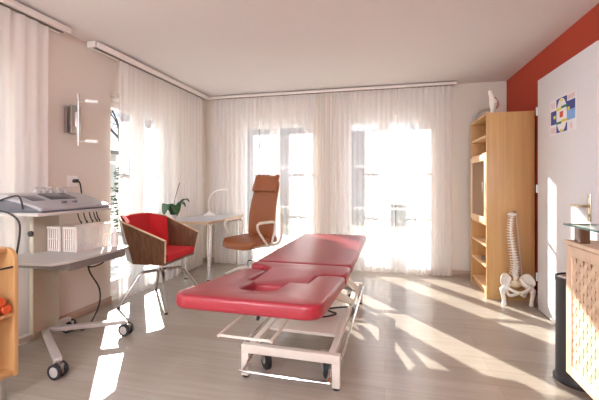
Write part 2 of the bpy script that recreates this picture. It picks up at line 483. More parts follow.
def curtain(name, axis, a, b, c, z0, z1, folds, amp, m, label, seed, sag=0.0):
    rnd = random.Random(seed)
    ph = [rnd.uniform(0, 6.28) for _ in range(4)]
    nu, nv = int((b - a) * 110), 16
    bm = bmesh.new(); grid = []
    for j in range(nv + 1):
        t = j / nv; z = z0 + (z1 - z0) * t
        row = []
        for i in range(nu + 1):
            s = i / nu
            k = 2 * PI * folds * (s + 0.012 * math.sin(2 * PI * 1.7 * s + ph[1]))
            spread = 1 - 0.35 * t
            off = 0.42 * amp * spread * (math.sin(k + ph[0] + 0.25 * math.sin(3 * t + ph[2])) + 0.55 * math.sin(0.43 * k + ph[3] + t))
            u = a + (b - a) * s + 0.006 * math.sin(4 * t + 9 * s + ph[2]) * (1 - t)
            p = (u, c + off, z) if axis == 'x' else (c + off, u, z)
            row.append(bm.verts.new(p))
        grid.append(row)
    for j in range(nv):
        for i in range(nu):
            bm.faces.new((grid[j][i], grid[j][i + 1], grid[j + 1][i + 1], grid[j + 1][i]))
    mb = MB(); mb.bm.free(); mb.bm = bm
    o = mb.build(name, m, angle=180)
    r = tag(o, label, 'curtain')
    return r
ZT = ZC - 0.042
curtain('sheer_curtain', 'x', -2.38, -1.70, 4.65, 0.015, ZT, 10, 0.028, M['sheer'], 'sheer white curtain at the back beside the room corner, left of the tan office chair', 3)
curtain('sheer_curtain', 'x', -1.685, -0.89, 4.65, 0.015, ZT, 11, 0.028, M['sheer'], 'sheer white curtain directly behind the tan office chair', 5)
curtain('sheer_curtain', 'x', -0.875, -0.665, 4.65, 0.015, ZT, 6, 0.036, M['sheer_dense'], 'narrow bunched denser curtain hanging between the two back windows', 8)
curtain('sheer_curtain', 'x', -0.65, 0.13, 4.65, 0.015, ZT, 11, 0.028, M['sheer'], 'sheer curtain at the back behind the far end of the red table', 11)
curtain('sheer_curtain', 'x', 0.145, 0.80, 4.65, 0.015, ZT, 10, 0.030, M['sheer'], 'sheer curtain at the right end of the back wall, nearest the beech cabinet', 14)
curtain('sheer_curtain', 'y', 2.905, 4.50, -2.475, 0.015, ZT - .018, 19, 0.026, M['sheer'], 'sheer white curtain on the left wall behind the red tub chair', 21)
curtain('sheer_curtain', 'y', 0.45, 2.16, -2.468, 0.015, ZT - .018, 20, 0.026, M['sheer'], 'greyish sheer curtain at the left edge behind the device trolley', 25)

# ------------------------------------------------------------------ treatment table
def treatment_table():
    L, R = -0.79, -0.178
    cx = (L + R) / 2
    t = thing('treatment_table', 'long red padded treatment table on a cream steel lifting frame', 'treatment table', (cx - .01, 2.6, 0), math.radians(-1.3))
    inv = Matrix.Translation(-Vector((cx, 2.6, 0)))
    def P(mb, name, m, par=None, lab=None):
        o = mb.build(name, m, par or t)
        if not par: o.matrix_parent_inverse = inv
        if lab: o['label'] = lab
        return o
    zt, th = 0.645, 0.058
    def rr(x0, x1, y0, y1, r):  # rounded rectangle
        return arc(x1 - r, y1 - r, r, 0, PI / 2, 5) + arc(x0 + r, y1 - r, r, PI / 2, PI, 5) + arc(x0 + r, y0 + r, r, PI, 1.5 * PI, 5) + arc(x1 - r, y0 + r, r, 1.5 * PI, 2 * PI, 5)
    P(MB().prism(rr(L, R, 2.163, 3.49, 0.04), zt - th, zt, 0.016), 'leg_pad', M['red_vinyl'])
    # seat pad with a tongue towards the head end
    tl, tr = cx - 0.15, cx + 0.15
    poly = [(R - .02, 2.155), (L + .02, 2.155), (L, 2.135), (L, 2.085), (L + .02, 2.065), (L + .08, 2.065), (tl - .02, 2.02), (tl, 2.0), (tl, 1.68), (tl + .02, 1.66),
            (tr - .02, 1.66), (tr, 1.68), (tr, 1.88), (tr + .04, 1.925), (R - .02, 1.925), (R, 1.945), (R, 2.135)]
    P(MB().prism(poly, zt - th, zt, 0.014), 'seat_pad', M['red_vinyl'])
    # head pad: U shape with two arm rests and a face cut-out, tilted up a little
    yn = 1.235; pv = 1.91; tilt = math.radians(5.4)
    def xf(c):
        dy = c.y - pv
        return (c.x, pv + dy * math.cos(tilt) + (c.z - zt) * math.sin(tilt) * 1.0, zt + (c.z - zt) * math.cos(tilt) - dy * math.sin(tilt))
    g = 0.007
    poly = (arc(R - .075, yn + .075, .075, -PI / 2, 0, 6) + [(R, 1.89), (R - .02, 1.912), (tr + .05, 1.912), (tr + g, 1.87), (tr + g, 1.652)]
            + [(cx + .065, 1.648)] + arc(cx + .005, 1.475, .06, 0, -PI / 2, 5) + arc(cx - .045, 1.475, .06, -PI / 2, -PI, 5) + [(cx - .105, 1.648)]
            + [(tl - g, 1.652), (tl - g, 1.95), (L + .075, 1.985), (L + .02, 1.985), (L, 1.965)] + arc(L + .075, yn + .075, .075, PI, 1.5 * PI, 6))
    P(MB().prism(poly, zt - th, zt, 0.016, xf=xf), 'head_pad', M['red_vinyl'])
    # under-frame of the pads
    mb = MB()
    for x in (L + 0.12, R - 0.12 - 0.035):
        mb.box(x, x + 0.035, 1.68, 3.42, zt - th - 0.045, zt - th - 0.001, 0.004)
    for y in (1.70, 2.14, 2.80, 3.38):
        mb.box(L + 0.08, R - 0.08, y, y + 0.035, zt - th - 0.04, zt - th - 0.004, 0.004)
    P(mb, 'upper_frame', M['cream_metal'])
    for x in (L + 0.10, R - 0.13):
        P(MB().box(x, x + 0.02, 1.36, 1.80, zt - th - 0.022, zt - th - 0.001, 0.003, rot=RX(-tilt), piv=(x, pv, zt)), 'head_support', M['cream_metal'])
    # base arches
    fx0, fx1 = -0.80, -0.215
    for y in (1.97, 3.44):
        mb = MB().box(fx0, fx1, y - 0.02, y + 0.02, 0.145, 0.195, 0.004)
        mb.box(fx0, fx0 + 0.045, y - 0.02, y + 0.02, 0.012, 0.15, 0.004).box(fx1 - 0.045, fx1, y - 0.02, y + 0.02, 0.012, 0.15, 0.004)
        a = P(mb, 'base_arch', M['cream_metal'])
        for x in (fx0 + 0.0225, fx1 - 0.0225):
            o = MB().lathe([(0.019, 0), (0.021, 0.003), (0.021, 0.012), (0.016, 0.014)], (x, y, 0), 14).build('foot', M['black'], a); 
    mb = MB()
    for x in (fx0 + 0.03, fx1 - 0.07):
        mb.box(x, x + 0.04, 1.985, 3.425, 0.152, 0.190, 0.004)
    mb.box(fx0 + 0.07, fx1 - 0.07, 2.25, 2.95, 0.165, 0.185, 0.003)
    P(mb, 'base_rail', M['cream_metal'])
    # lifting arms
    for x in (fx0 + 0.035, fx1 - 0.065):
        mb = MB()
        for ya, za, yb, zb in ((2.95, 0.17, 1.92, 0.55), (3.32, 0.17, 2.34, 0.55)):
            dv = Vector((0, yb - ya, zb - za)); ln = dv.length; ang = math.atan2(zb - za, yb - ya)
            mb.box(x, x + 0.03, ya, ya + ln, za - 0.024, za + 0.024, 0.004, rot=RX(ang), piv=(x, ya, za))
        P(mb, 'lifting_arm', M['cream_metal'])
    for y, z in ((2.95, .17), (1.92, .55), (3.32, .17), (2.34, .55)):
        P(MB().tube([(fx0 + .03, y, z), (fx1 - .03, y, z)], 0.012), 'pivot_shaft', M['steel'])
    P(MB().tube([(cx, 3.25, 0.2), (cx, 2.75, 0.36)], 0.03).tube([(cx, 2.78, 0.35), (cx, 2.36, 0.53)], 0.014), 'lift_motor', M['trolley_top'])
    # chrome foot-control bar all round
    zb = 0.065
    pts = [(fx0 + .065, 2.03, 0.14), (fx0 + .05, 1.97, zb + .05), (fx0 + .03, 1.92, zb), (fx0 + .055, 1.90, zb), (fx1 - .09, 1.90, zb), (fx1 - .06, 1.915, zb), (fx1 - .055, 1.96, zb + .04), (fx1 - .05, 2.03, 0.14)]
    P(MB().tube(smoothpath(pts, 5), 0.0085).tube([(fx1 + .008, 1.96, .17), (fx1 + .008, 3.42, .17)], 0.0085).tube([(fx0 - .008, 1.96, .17), (fx0 - .008, 3.42, .17)], 0.0085), 'foot_bar', M['chrome'])
    # castors
    for x, y, rad, tw in ((-0.69, 2.08, .06, .75), (-0.315, 2.08, .06, .25), (-0.665, 3.32, .06, .5), (-0.315, 3.32, .06, .2)):
        c = MB(); rt = RZ(tw); pv_ = (x, y, rad)
        c.box(x - .03, x - .022, y - .02, y + .02, rad, 0.148, .002, rot=rt, piv=pv_).box(x + .022, x + .03, y - .02, y + .02, rad, 0.148, .002, rot=rt, piv=pv_).box(x - .03, x + .03, y - .025, y + .025, .138, .151, .002, rot=rt, piv=pv_)
        co = P(c, 'castor', M['steel'])
        MB().lathe([(0.0, -.017), (rad - .012, -.018), (rad, -.012), (rad, .012), (rad - .012, .018), (0, .017)], (x, y, rad), 24, rot=RZ(tw) @ RY(PI / 2)).build('wheel', M['black'], co)
        MB().lathe([(0, -.0205), (.022, -.0205), (.026, -.018), (.026, .018), (.022, .0205), (0, .0205)], (x, y, rad), 20, rot=RZ(tw) @ RY(PI / 2)).build('hub', M['trolley_top'], co)
    # wire bracket under the head end
    z = 0.50
    P(MB().tube(smoothpath([(-.645, 1.78, z + .08), (-.65, 1.72, z), (-.655, 1.42, z - .01), (-.64, 1.405, z - .012), (-.435, 1.405, z - .012), (-.42, 1.42, z - .01), (-.415, 1.72, z), (-.415, 1.78, z + .08)], 5), 0.006), 'wire_bracket', M['cream_metal'])
    P(MB().tube(smoothpath([(-.57, 1.74, .585), (-.57, 1.68, .52), (-.57, 1.63, .48)], 5), 0.009), 'release_lever', M['black'])
    # cables
    P(MB().tube(smoothpath([(-.56, 2.9, .36), (-.50, 2.72, .22), (-.40, 2.62, .20), (-.33, 2.55, .205), (-.42, 2.48, .20), (-.52, 2.50, .20), (-.45, 2.60, .205), (-.30, 2.72, .20), (-.24, 2.85, .15), (-.26, 3.0, .05)], 7), 0.006), 'control_cable', M['black'])
treatment_table()

# ------------------------------------------------------------------ red tub chair
def tub_chair():
    t = thing('tub_chair', 'tub chair with red upholstery in a walnut shell on a steel star base', 'chair', (-2.10, 3.07, 0), math.radians(2)); t.scale = (1.04, 1.06, 1.03)
    low = [(.17, -.25), (-.13, -.265), (-.28, -.15), (-.28, .15), (-.13, .265), (.17, .25)]
    top = [(.20, -.29), (-.20, -.325), (-.33, -.20), (-.33, .20), (-.20, .325), (.20, .29)]
    zl = [.415, .40, .40, .40, .40, .415]; zt = [.615, .775, .81, .81, .775, .615]
    # travel so that the inside is on the left: reverse order
    Lp = [(x, y, z) for (x, y), z in zip(low, zl)][::-1]; Tp = [(x, y, z) for (x, y), z in zip(top, zt)][::-1]
    sh = MB().strip(Lp, Tp, -0.016) if False else MB().strip([p for p in Lp[::-1]], [p for p in Tp[::-1]], -0.016)
    sh.prism([(.17, -.25), (.17, .25), (-.13, .262), (-.278, .148), (-.278, -.148), (-.13, -.262)], .395, .412, .004)
    s = sh.build('shell', M['walnut'], t, smooth=False)
    # pale plywood rim along the top and front edges
    rim = MB()
    n = len(Lp)
    path = [Vector(Lp[0])] + [Vector(p) for p in Tp] + [Vector(Lp[-1])]
    def ins(p):
        q = Vector((-p.x, -p.y, 0)); q.normalize(); return p + q * 0.004 + Vector((0, 0, 0.002))
    rim.tube([ins(p) for p in path], 0.0085, 8)
    rim.build('plywood_rim', M['ply'], t)
    # upholstery
    ib = [(-.10, -.238, .43), (-.248, -.135, .43), (-.248, .135, .43), (-.10, .238, .43)]
    it = [(-.165, -.298, .765), (-.312, -.182, .815), (-.312, .182, .815), (-.165, .298, .765)]
    MB().strip(ib, it, -0.035).build('back_upholstery', M['red_fabric'], t, smooth=False)
    MB().prism([(.185, -.225), (.185, .225), (-.10, .235), (-.235, .13), (-.235, -.13), (-.10, -.235)], .415, .485, .02).build('seat_cushion', M['red_fabric'], t)
    col = MB().lathe([(.045, .285), (.05, .30), (.022, .31), (.022, .37), (.075, .385), (.075, .396)], (-.03, 0, 0), 20)
    col.build('column', M['chrome'], t)
    for x, y in ((.22, -.31), (-.27, -.27), (.22, .31), (-.27, .28)):
        c = Vector((-.03, 0, 0)); dv = Vector((x, y, 0)) - c
        pts = [c + Vector((0, 0, .295)), c + dv * .45 + Vector((0, 0, .29)), c + dv * .55 + Vector((0, 0, .262)), c + dv + Vector((0, 0, .012))]
        l = MB().tube(pts, [.018, .016, .016, .012], 10, flat=.8).build('leg', M['steel'], t)
        MB().lathe([(.014, 0), (.015, .004), (.013, .014)], (x, y, 0), 12).build('glide', M['black'], l)
tub_chair()

# ------------------------------------------------------------------ desk, lamp, orchid
def desk():
    x0, x1, y0, y1, z = -2.40, -1.865, 3.53, 4.50, .725
    t = thing('desk', 'small desk with pale grey top, wooden edge and chrome legs by the corner', 'desk', (-2.1, 4.0, 0))
    inv = Matrix.Translation(-Vector((-2.1, 4.0, 0)))
    o = MB().box(x0 + .008, x1 - .008, y0 + .008, y1 - .008, z - .02, z, .001).build('tabletop', M['desk'], t); o.matrix_parent_inverse = inv
    e = MB().box(x0, x1, y0, y0 + .009, z - .026, z - .0005, .002).box(x0, x1, y1 - .009, y1, z - .026, z - .0005, .002).box(x0, x0 + .009, y0, y1, z - .026, z - .0005, .002).box(x1 - .009, x1, y0, y1, z - .026, z - .0005, .002)
    e.box(x0, x1, y0, y1, z - .027, z - .0201)
    o = e.build('wood_edge', M['ply'], t); o.matrix_parent_inverse = inv
    for x, y in ((x1 - .16, y0 + .30), (x0 + .08, y0 + .30), (x1 - .06, y1 - .06), (x0 + .08, y1 - .06)):
        l = MB().lathe([(.016, .008), (.016, z - .04), (.034, z - .035), (.034, z - .0275)], (x, y, 0), 16).build('leg', M['chrome'], t); l.matrix_parent_inverse = inv
        MB().lathe([(.02, 0), (.02, .01)], (x, y, 0), 14).build('foot', M['black'], l)
desk()

t = thing('desk_lamp', 'white gooseneck desk lamp standing on the grey desk in the corner', 'lamp', (-2.25, 4.28, .725), math.radians(10))
MB().lathe([(.072, 0), (.075, .006), (.07, .02), (.03, .034), (.013, .05), (.011, .06)], (0, 0, 0), 28).build('base', M['lamp_white'], t)
MB().tube(smoothpath([(0, 0, .05), (-.012, 0, .14), (.0, 0, .23), (.05, 0, .30), (.12, 0, .335)], 7), [.0075] * 29).build('gooseneck', M['lamp_white'], t)
MB().tube([(.115, 0, .334), (.13, 0, .336), (.20, 0, .345), (.245, 0, .342), (.25, 0, .341)], [.008, .015, .018, .014, .004], 14, flat=.6).build('lamp_head', M['lamp_white'], t)

t = thing('potted_orchid', 'orchid with dark drooping leaves and a bare stem behind the tub chair', 'plant', (-2.347, 3.60, .7262))
MB().lathe([(.035, 0), (.037, .004), (.046, .06), (.048, .065), (.042, .065), (.04, .055)], (0, 0, 0), 24).build('pot', M['pot'], t)
MB().lathe([(.0, .054), (.039, .055), (.039, .058), (.03, .062), (0, .062)], (0, 0, 0), 20).build('bark_mix', M['soil'], t)
def leaf(az, ln, lift, droop, w):
    mb = MB(); n = 12; bm = bmesh.new(); rows = []
    for i in range(n + 1):
        s = i / n
        r = ln * s * (1 - .25 * s); z = .06 + lift * math.sin(min(1, s * 1.3) * PI / 2) - droop * s ** 2.2
        ww = w * math.sin(PI * min(1, .08 + s * .92)) ** .6 * (1 if s < .97 else .3) + .004
        c = Vector((r * math.cos(az), r * math.sin(az), z)); sd = Vector((-math.sin(az), math.cos(az), 0))
        for_top = [c - sd * ww + Vector((0, 0, .012)), c, c + sd * ww + Vector((0, 0, .012))]
        rows.append([bm.verts.new(p) for p in for_top] + [bm.verts.new(p - Vector((0, 0, .003))) for p in for_top])
    for A, B in zip(rows, rows[1:]):
        for a, b in ((0, 1), (1, 2), (2, 5), (5, 4), (4, 3), (3, 0)): bm.faces.new((A[a], A[b], B[b], B[a]))
    bmesh.ops.recalc_face_normals(bm, faces=bm.faces[:])
    mb.bm.free(); mb.bm = bm; return mb
for az, ln, li, dr, w in ((.2, .25, .20, .05, .05), (-.7, .19, .19, .19, .062), (-1.7, .20, .20, .20, .062), (1.0, .20, .18, .10, .05)):
    leaf(az, ln, li, dr, w).build('leaf', M['leaf'], t, angle=80)
MB().tube(smoothpath([(0, 0, .05), (.015, 0, .20), (.05, 0, .33), (.085, 0, .43)], 6), .0045, 8).build('flower_stem', M['stem'], t)

# ------------------------------------------------------------------ tan office chair (local +x is the front)
def office_chair():
    t = thing('office_chair', 'high-backed tan leather office chair with headrest and cream armrests', 'chair', (-1.51, 3.85, 0), math.radians(248))
    MB().prism([(.24, -.20), (.25, -.12), (.25, .12), (.24, .20), (.18, .245), (-.20, .235), (-.24, .19), (-.24, -.19), (-.20, -.235), (.18, -.245)], .455, .525, .022,
               xf=lambda c: (c.x, c.y, c.z - .05 * max(0, (c.x - .12) / .13) ** 2 + .012 * abs(c.y / .24) ** 2)).build('seat', M['leather'], t)
    # back: curved tall pad
    def back(name, z0, z1, th, w0, w1, off=0.0, edge=.018):
        bm = MB()
        def xf(c):
            v = (c.y - z0) / (z1 - z0)
            zz = c.y
            lean = -.235 - .20 * (zz - .5) + .05 * math.sin((zz - .48) * 4.2)
            cur = .03 * (c.x / .24) ** 2
            return (lean + off + c.z + cur, c.x * (w0 + (w1 - w0) * v) / .24, zz)
        pts = []
        n = 10
        for i in range(n + 1): pts.append((.24 - .04 * (i in (0, n)), z0 + (z1 - z0) * i / n))
        for i in range(n, -1, -1): pts.append((-.24 + .04 * (i in (0, n)), z0 + (z1 - z0) * i / n))
        # grid-filled pad so that it can bend
        b = bmesh.new(); nu, nv = 10, 14
        def pnt(i, j, k):
            u = -1 + 2 * i / nu; v = j / nv
            x = .24 * u; y = z0 + (z1 - z0) * v
            e = min(1, min(1 - abs(u), .0 + 1) * 5, v * 9, (1 - v) * 9)
            h = th * (.35 + .65 * math.sqrt(max(0, e)))
            cn = 1 - .14 * (max(0, abs(v - .5) * 2 - .7) / .3) ** 3
            return Vector(xf(Vector((x * cn, y, h if k else -h * .4))))
        F = [[b.verts.new(pnt(i, j, 1)) for i in range(nu + 1)] for j in range(nv + 1)]
        B = [[b.verts.new(pnt(i, j, 0)) for i in range(nu + 1)] for j in range(nv + 1)]
        for j in range(nv):
            for i in range(nu):
                b.faces.new((F[j][i], F[j][i + 1], F[j + 1][i + 1], F[j + 1][i])); b.faces.new((B[j][i], B[j + 1][i], B[j + 1][i + 1], B[j][i + 1]))
        for j in range(nv):
            b.faces.new((F[j][0], F[j + 1][0], B[j + 1][0], B[j][0])); b.faces.new((F[j][nu], B[j][nu], B[j + 1][nu], F[j + 1][nu]))
        for i in range(nu):
            b.faces.new((F[0][i], B[0][i], B[0][i + 1], F[0][i + 1])); b.faces.new((F[nv][i], F[nv][i + 1], B[nv][i + 1], B[nv][i]))
        bmesh.ops.recalc_face_normals(b, faces=b.faces[:])
        bm.bm.free(); bm.bm = b
        return bm.build(name, M['leather'], t, angle=60)
    back('backrest', .47, 1.17, .035, .215, .185)
    back('headrest', 1.045, 1.255, .038, .19, .185, .042)
    # cream side frames and arm loops
    for s in (-1, 1):
        y = s * .25
        MB().tube(smoothpath([(-.31, s * .225, .80), (-.285, s * .24, .66), (-.255, s * .25, .50), (-.20, s * .22, .44), (-.05, s * .12, .42)], 6), .016, 8, flat=.6).build('back_frame', M['cream_metal'], t)
        a = MB().tube(smoothpath([(-.12, s * .23, .435), (-.10, y, .50), (-.125, y + s * .01, .60), (-.13, y + s * .01, .68), (-.10, y + s * .01, .705), (.0, y + s * .01, .71), (.13, y + s * .005, .705), (.155, y + s * .005, .685), (.13, y, .62), (.03, y, .50), (-.06, s * .22, .435)], 6), .0125, 10).build('armrest', M['cream_metal'], t)
        MB().box(-.10, .12, y + s * .008 - .022, y + s * .008 + .022, .712, .726, .005).build('arm_pad', M['cream_metal'], a)
    MB().box(-.12, .10, -.10, .10, .40, .45, .012).build('mechanism', M['black_gloss'], t)
    MB().tube([(-.15, -.2, .44), (-.15, .2, .44)], .014).box(-.16, .14, -.18, -.14, .425, .455, .005).box(-.16, .14, .14, .18, .425, .455, .005).build('seat_frame', M['cream_metal'], t)
    MB().lathe([(.035, .15), (.035, .26), (.022, .27), (.022, .41)], (0, 0, 0), 18).build('gas_spring', M['chrome'], t)
    for k in range(5):
        a = 2 * PI * k / 5 + .05
        ca, sa = math.cos(a), math.sin(a)
        MB().tube([(0, 0, .19), (.15 * ca, .15 * sa, .155), (.31 * ca, .31 * sa, .085)], [.03, .024, .016], 10, flat=.75).build('base_arm', M['cream_metal'], t)
        w = MB().lathe([(0, -.022), (.026, -.022), (.03, -.017), (.03, .017), (.026, .022), (0, .022)], (.31 * ca, .31 * sa, .03), 18, rot=RZ(a + .9) @ RX(PI / 2))
        w.tube([(.31 * ca, .31 * sa, .03), (.31 * ca, .31 * sa, .085)], .008)
        w.build('castor', M['black_gloss'], t)
office_chair()

# ------------------------------------------------------------------ beech cabinet
def cabinet():
    x0, x1, y0, y1, H = .985, 1.412, 3.87, 4.55, 1.85
    th = .02
    t = thing('tall_cabinet', 'tall beech shelf cabinet with a small glazed door against the red wall', 'cabinet', (1.2, 4.2, 0))
    inv = Matrix.Translation(-Vector((1.2, 4.2, 0)))
    def P(mb, n, m, par=None, **k):
        o = mb.build(n, m, par or t, **k)
        if not par: o.matrix_parent_inverse = inv
        return o
    P(MB().box(x0, x1, y0, y0 + th, 0.0, H, .002), 'side_panel', M['beech'])
    P(MB().box(x0, x1, y1 - th, y1, 0.0, H, .002), 'side_panel', M['beech'])
    P(MB().box(x0, x1, y0 + th, y1 - th, H - th, H, .002), 'top_panel', M['beech'])
    P(MB().box(x1 - .008, x1, y0 + th, y1 - th, .06, H - th), 'back_panel', M['beech'])
    P(MB().box(x0 + .03, x0 + .045, y0 + th, y1 - th, 0, .06), 'plinth', M['beech'])
    for z in (.06, .29, .50, .72, 1.44, 1.62):
        P(MB().box(x0 + .014, x1 - .008, y0 + th, y1 - th, z, z + th, .001), 'shelf', M['beech_light'])
    d0, d1, z0, z1 = y0 + .022, y1 - .022, .742, 1.438
    f = MB(); w = .06
    f.box(x0 - .004, x0 + .012, d0, d0 + w, z0, z1, .003).box(x0 - .004, x0 + .012, d1 - w, d1, z0, z1, .003)
    f.box(x0 - .004, x0 + .012, d0 + w, d1 - w, z0, z0 + w, .003).box(x0 - .004, x0 + .012, d0 + w, d1 - w, z1 - w, z1, .003)
    d = P(f, 'door', M['beech_light'])
    P(MB().box(x0 + .002, x0 + .006, d0 + w, d1 - w, z0 + w, z1 - w), 'door_pane', M['glass'], d, smooth=False)
    P(MB().tube([(x0 - .003, d0 + .03, 1.06), (x0 - .025, d0 + .03, 1.06), (x0 - .025, d0 + .03, 1.16), (x0 - .003, d0 + .03, 1.16)], .005), 'door_handle', M['steel'], d)
    # things inside the open shelves
    o = MB().box(1.04, 1.26, 4.05, 4.30, .311, .35, .004).build('flat_box', M['trolley_dark'])
    tag(o, 'flat dark box lying on an open lower shelf of the beech cabinet', 'box')
cabinet()

# models on top of the cabinet
t = thing('knee_joint_model', 'pale bone joint model with a pointed upper bone on top of the cabinet', 'anatomical model', (1.09, 4.06, 1.85)); t.scale = (1.15, 1.15, 1.2)
MB().lathe([(.05, 0), (.052, .006), (.048, .014), (0, .015)], (0, 0, 0), 24).build('base', M['bone'], t)
MB().tube([(.0, 0, .012), (.0, 0, .05), (.004, 0, .075), (.006, 0, .095)], [.016, .015, .024, .030], 14).build('lower_bone', M['bone'], t)
MB().tube([(.006, -.004, .095), (.006, 0, .12), (-.004, 0, .15), (-.016, .0, .19), (-.022, 0, .215), (-.028, 0, .222)], [.031, .034, .022, .018, .016, .003], 14).build('upper_bone', M['bone'], t)
MB().tube(smoothpath([(.03, -.012, .06), (.045, -.012, .09), (.036, -.012, .125), (.012, -.010, .16)], 5), [.007] * 16).build('ligament', M['ligament'], t)
t = thing('foot_arch_model', 'pale greenish arched model standing on the cabinet beside the bone joint', 'anatomical model', (1.09, 4.30, 1.85))
a_ = [(.11 * math.cos(PI * k / 12), 0, .11 * math.sin(PI * k / 12) + .004) for k in range(13)]
MB().tube(a_, [.022] * 13, 12, flat=.8).build('arch', M['clay'], t)
MB().box(-.13, .13, -.04, .04, 0, .010, .003).build('base', M['clay'], t)

# ------------------------------------------------------------------ spine model
def spine():
    t = thing('spine_model', 'anatomical spine and pelvis model leaning upright against the cabinet side', 'anatomical model', (1.215, 3.76, 0))
    cv = smoothpath([(-.012, .012, .265), (-.008, -.012, .35), (-.014, -.014, .43), (-.028, .016, .56), (-.040, .02, .68), (-.042, .0, .77), (-.036, .0, .835)], 8)
    # resample by length
    L = [0]
    for a, b in zip(cv, cv[1:]): L.append(L[-1] + (b - a).length)
    def at(s):
        s *= L[-1]
        for i in range(len(L) - 1):
            if L[i + 1] >= s: return cv[i].lerp(cv[i + 1], (s - L[i]) / max(1e-9, L[i + 1] - L[i]))
        return cv[-1]
    n = 23
    for k in range(n):
        f = (k + .5) / n; p = at(f); q = at(min(1, f + .01)) - at(max(0, f - .01)); q.normalize()
        R = Vector((0, 0, 1)).rotation_difference(q).to_matrix()
        r = .027 - .014 * f; h = (.0165 - .004 * f) * .9 * 1.15
        mb = MB().lathe([(r * .9, -h * .55), (r, -h * .45), (r * .88, 0), (r, h * .45), (r * .9, h * .55)], p, 14, rot=R, sy=.8)
        for s in (-1, 1):
            mb.tube([p + R @ Vector((s * r * .6, .008, 0)), p + R @ Vector((s * (r + .018 - .006 * f), .02, .002))], [.006, .004], 6)
        mb.tube([p + R @ Vector((0, r * .6, 0)), p + R @ Vector((0, r + .028 - .012 * f, -.012))], [.007, .004], 6)
        mb.build('vertebra', M['bone'], t)
    MB().tube(cv, .010, 8).build('disc_column', M['disc'], t)
    MB().lathe([(.0, -.012), (.03, -.008), (.042, .004), (.036, .016), (.012, .022), (0, .022)], (-.034, .004, .846), 18).build('skull_base', M['bone'], t)
    MB().tube([(0, .012, .275), (0, .03, .235), (0, .04, .19), (0, .03, .15)], [.042, .036, .022, .008], 12, flat=.55).build('sacrum', M['bone'], t)
    for s in (-1, 1):
        hip = MB()
        # flared iliac blade: a shallow dish facing forwards and inwards
        b = bmesh.new(); nr, na = 7, 22; lay = []
        Rm = RZ(s * -.55) @ RX(-.25)
        for k in (0, 1):
            rows = []
            for j in range(nr + 1):
                row = []
                for i in range(na):
                    a = 2 * PI * i / na; rr = j / nr
                    ex = .062 * (1 + .10 * math.cos(2 * a + .5)); ez = .066 * (1 + .12 * math.sin(a))
                    p = Vector((s * ex * rr * math.cos(a), .022 * (1 - rr * rr) + .010 * k, ez * rr * math.sin(a)))
                    row.append(b.verts.new(Rm @ p + Vector((s * .088, -.012, .218))))
                rows.append(row)
            lay.append(rows)
        for k in (0, 1):
            for j in range(nr):
                for i in range(na): b.faces.new((lay[k][j][i], lay[k][j][(i + 1) % na], lay[k][j + 1][(i + 1) % na], lay[k][j + 1][i]))
        for i in range(na): b.faces.new((lay[0][nr][i], lay[0][nr][(i + 1) % na], lay[1][nr][(i + 1) % na], lay[1][nr][i]))
        bmesh.ops.remove_doubles(b, verts=b.verts[:], dist=1e-5)
        bmesh.ops.recalc_face_normals(b, faces=b.faces[:])
        hip._merge(b)
        hip.tube(smoothpath([(s * .045, .03, .24), (s * .07, .0, .20), (s * .095, -.03, .165)], 4), [.018] * 9, 10)
        hip.ball((s * .098, -.03, .165), .034)
        hip.tube(smoothpath([(s * .09, -.045, .165), (s * .055, -.075, .145), (s * .012, -.082, .128)], 5), .014, 10)
        hip.tube(smoothpath([(s * .095, -.02, .155), (s * .075, .0, .10), (s * .055, -.03, .085), (s * .02, -.072, .115)], 5), .015, 10)
        hip.build('hip_bone', M['bone'], t, angle=70)
        fm = MB().ball((s * .108, -.036, .158), .027)
        pth = smoothpath([(s * .105, -.036, .155), (s * .124, -.038, .14), (s * .126, -.038, .10), (s * .117, -.038, .05), (s * .114, -.038, .0)], 5)
        fm.tube(pth, [.02, .021, .023, .025, .028, .029, .028, .026, .023, .021, .0195, .0185, .018, .018, .018, .018, .018, .019, .020, .021, .021], 12)
        fm.build('femur', M['bone'], t)
    MB().ball((0, -.083, .128), (.014, .01, .02)).build('pubic_disc', M['disc'], t)
    MB().ball((.0, .02, .185), (.05, .03, .04)).build('ligament', M['disc'], t)
    MB().tube([(.075, .055, .17), (.07, .072, .30), (.022, .075, .86), (.012, .06, .876), (-.03, .01, .868)], .0055, 8).build('stand_rod', M['steel'], t)
spine()

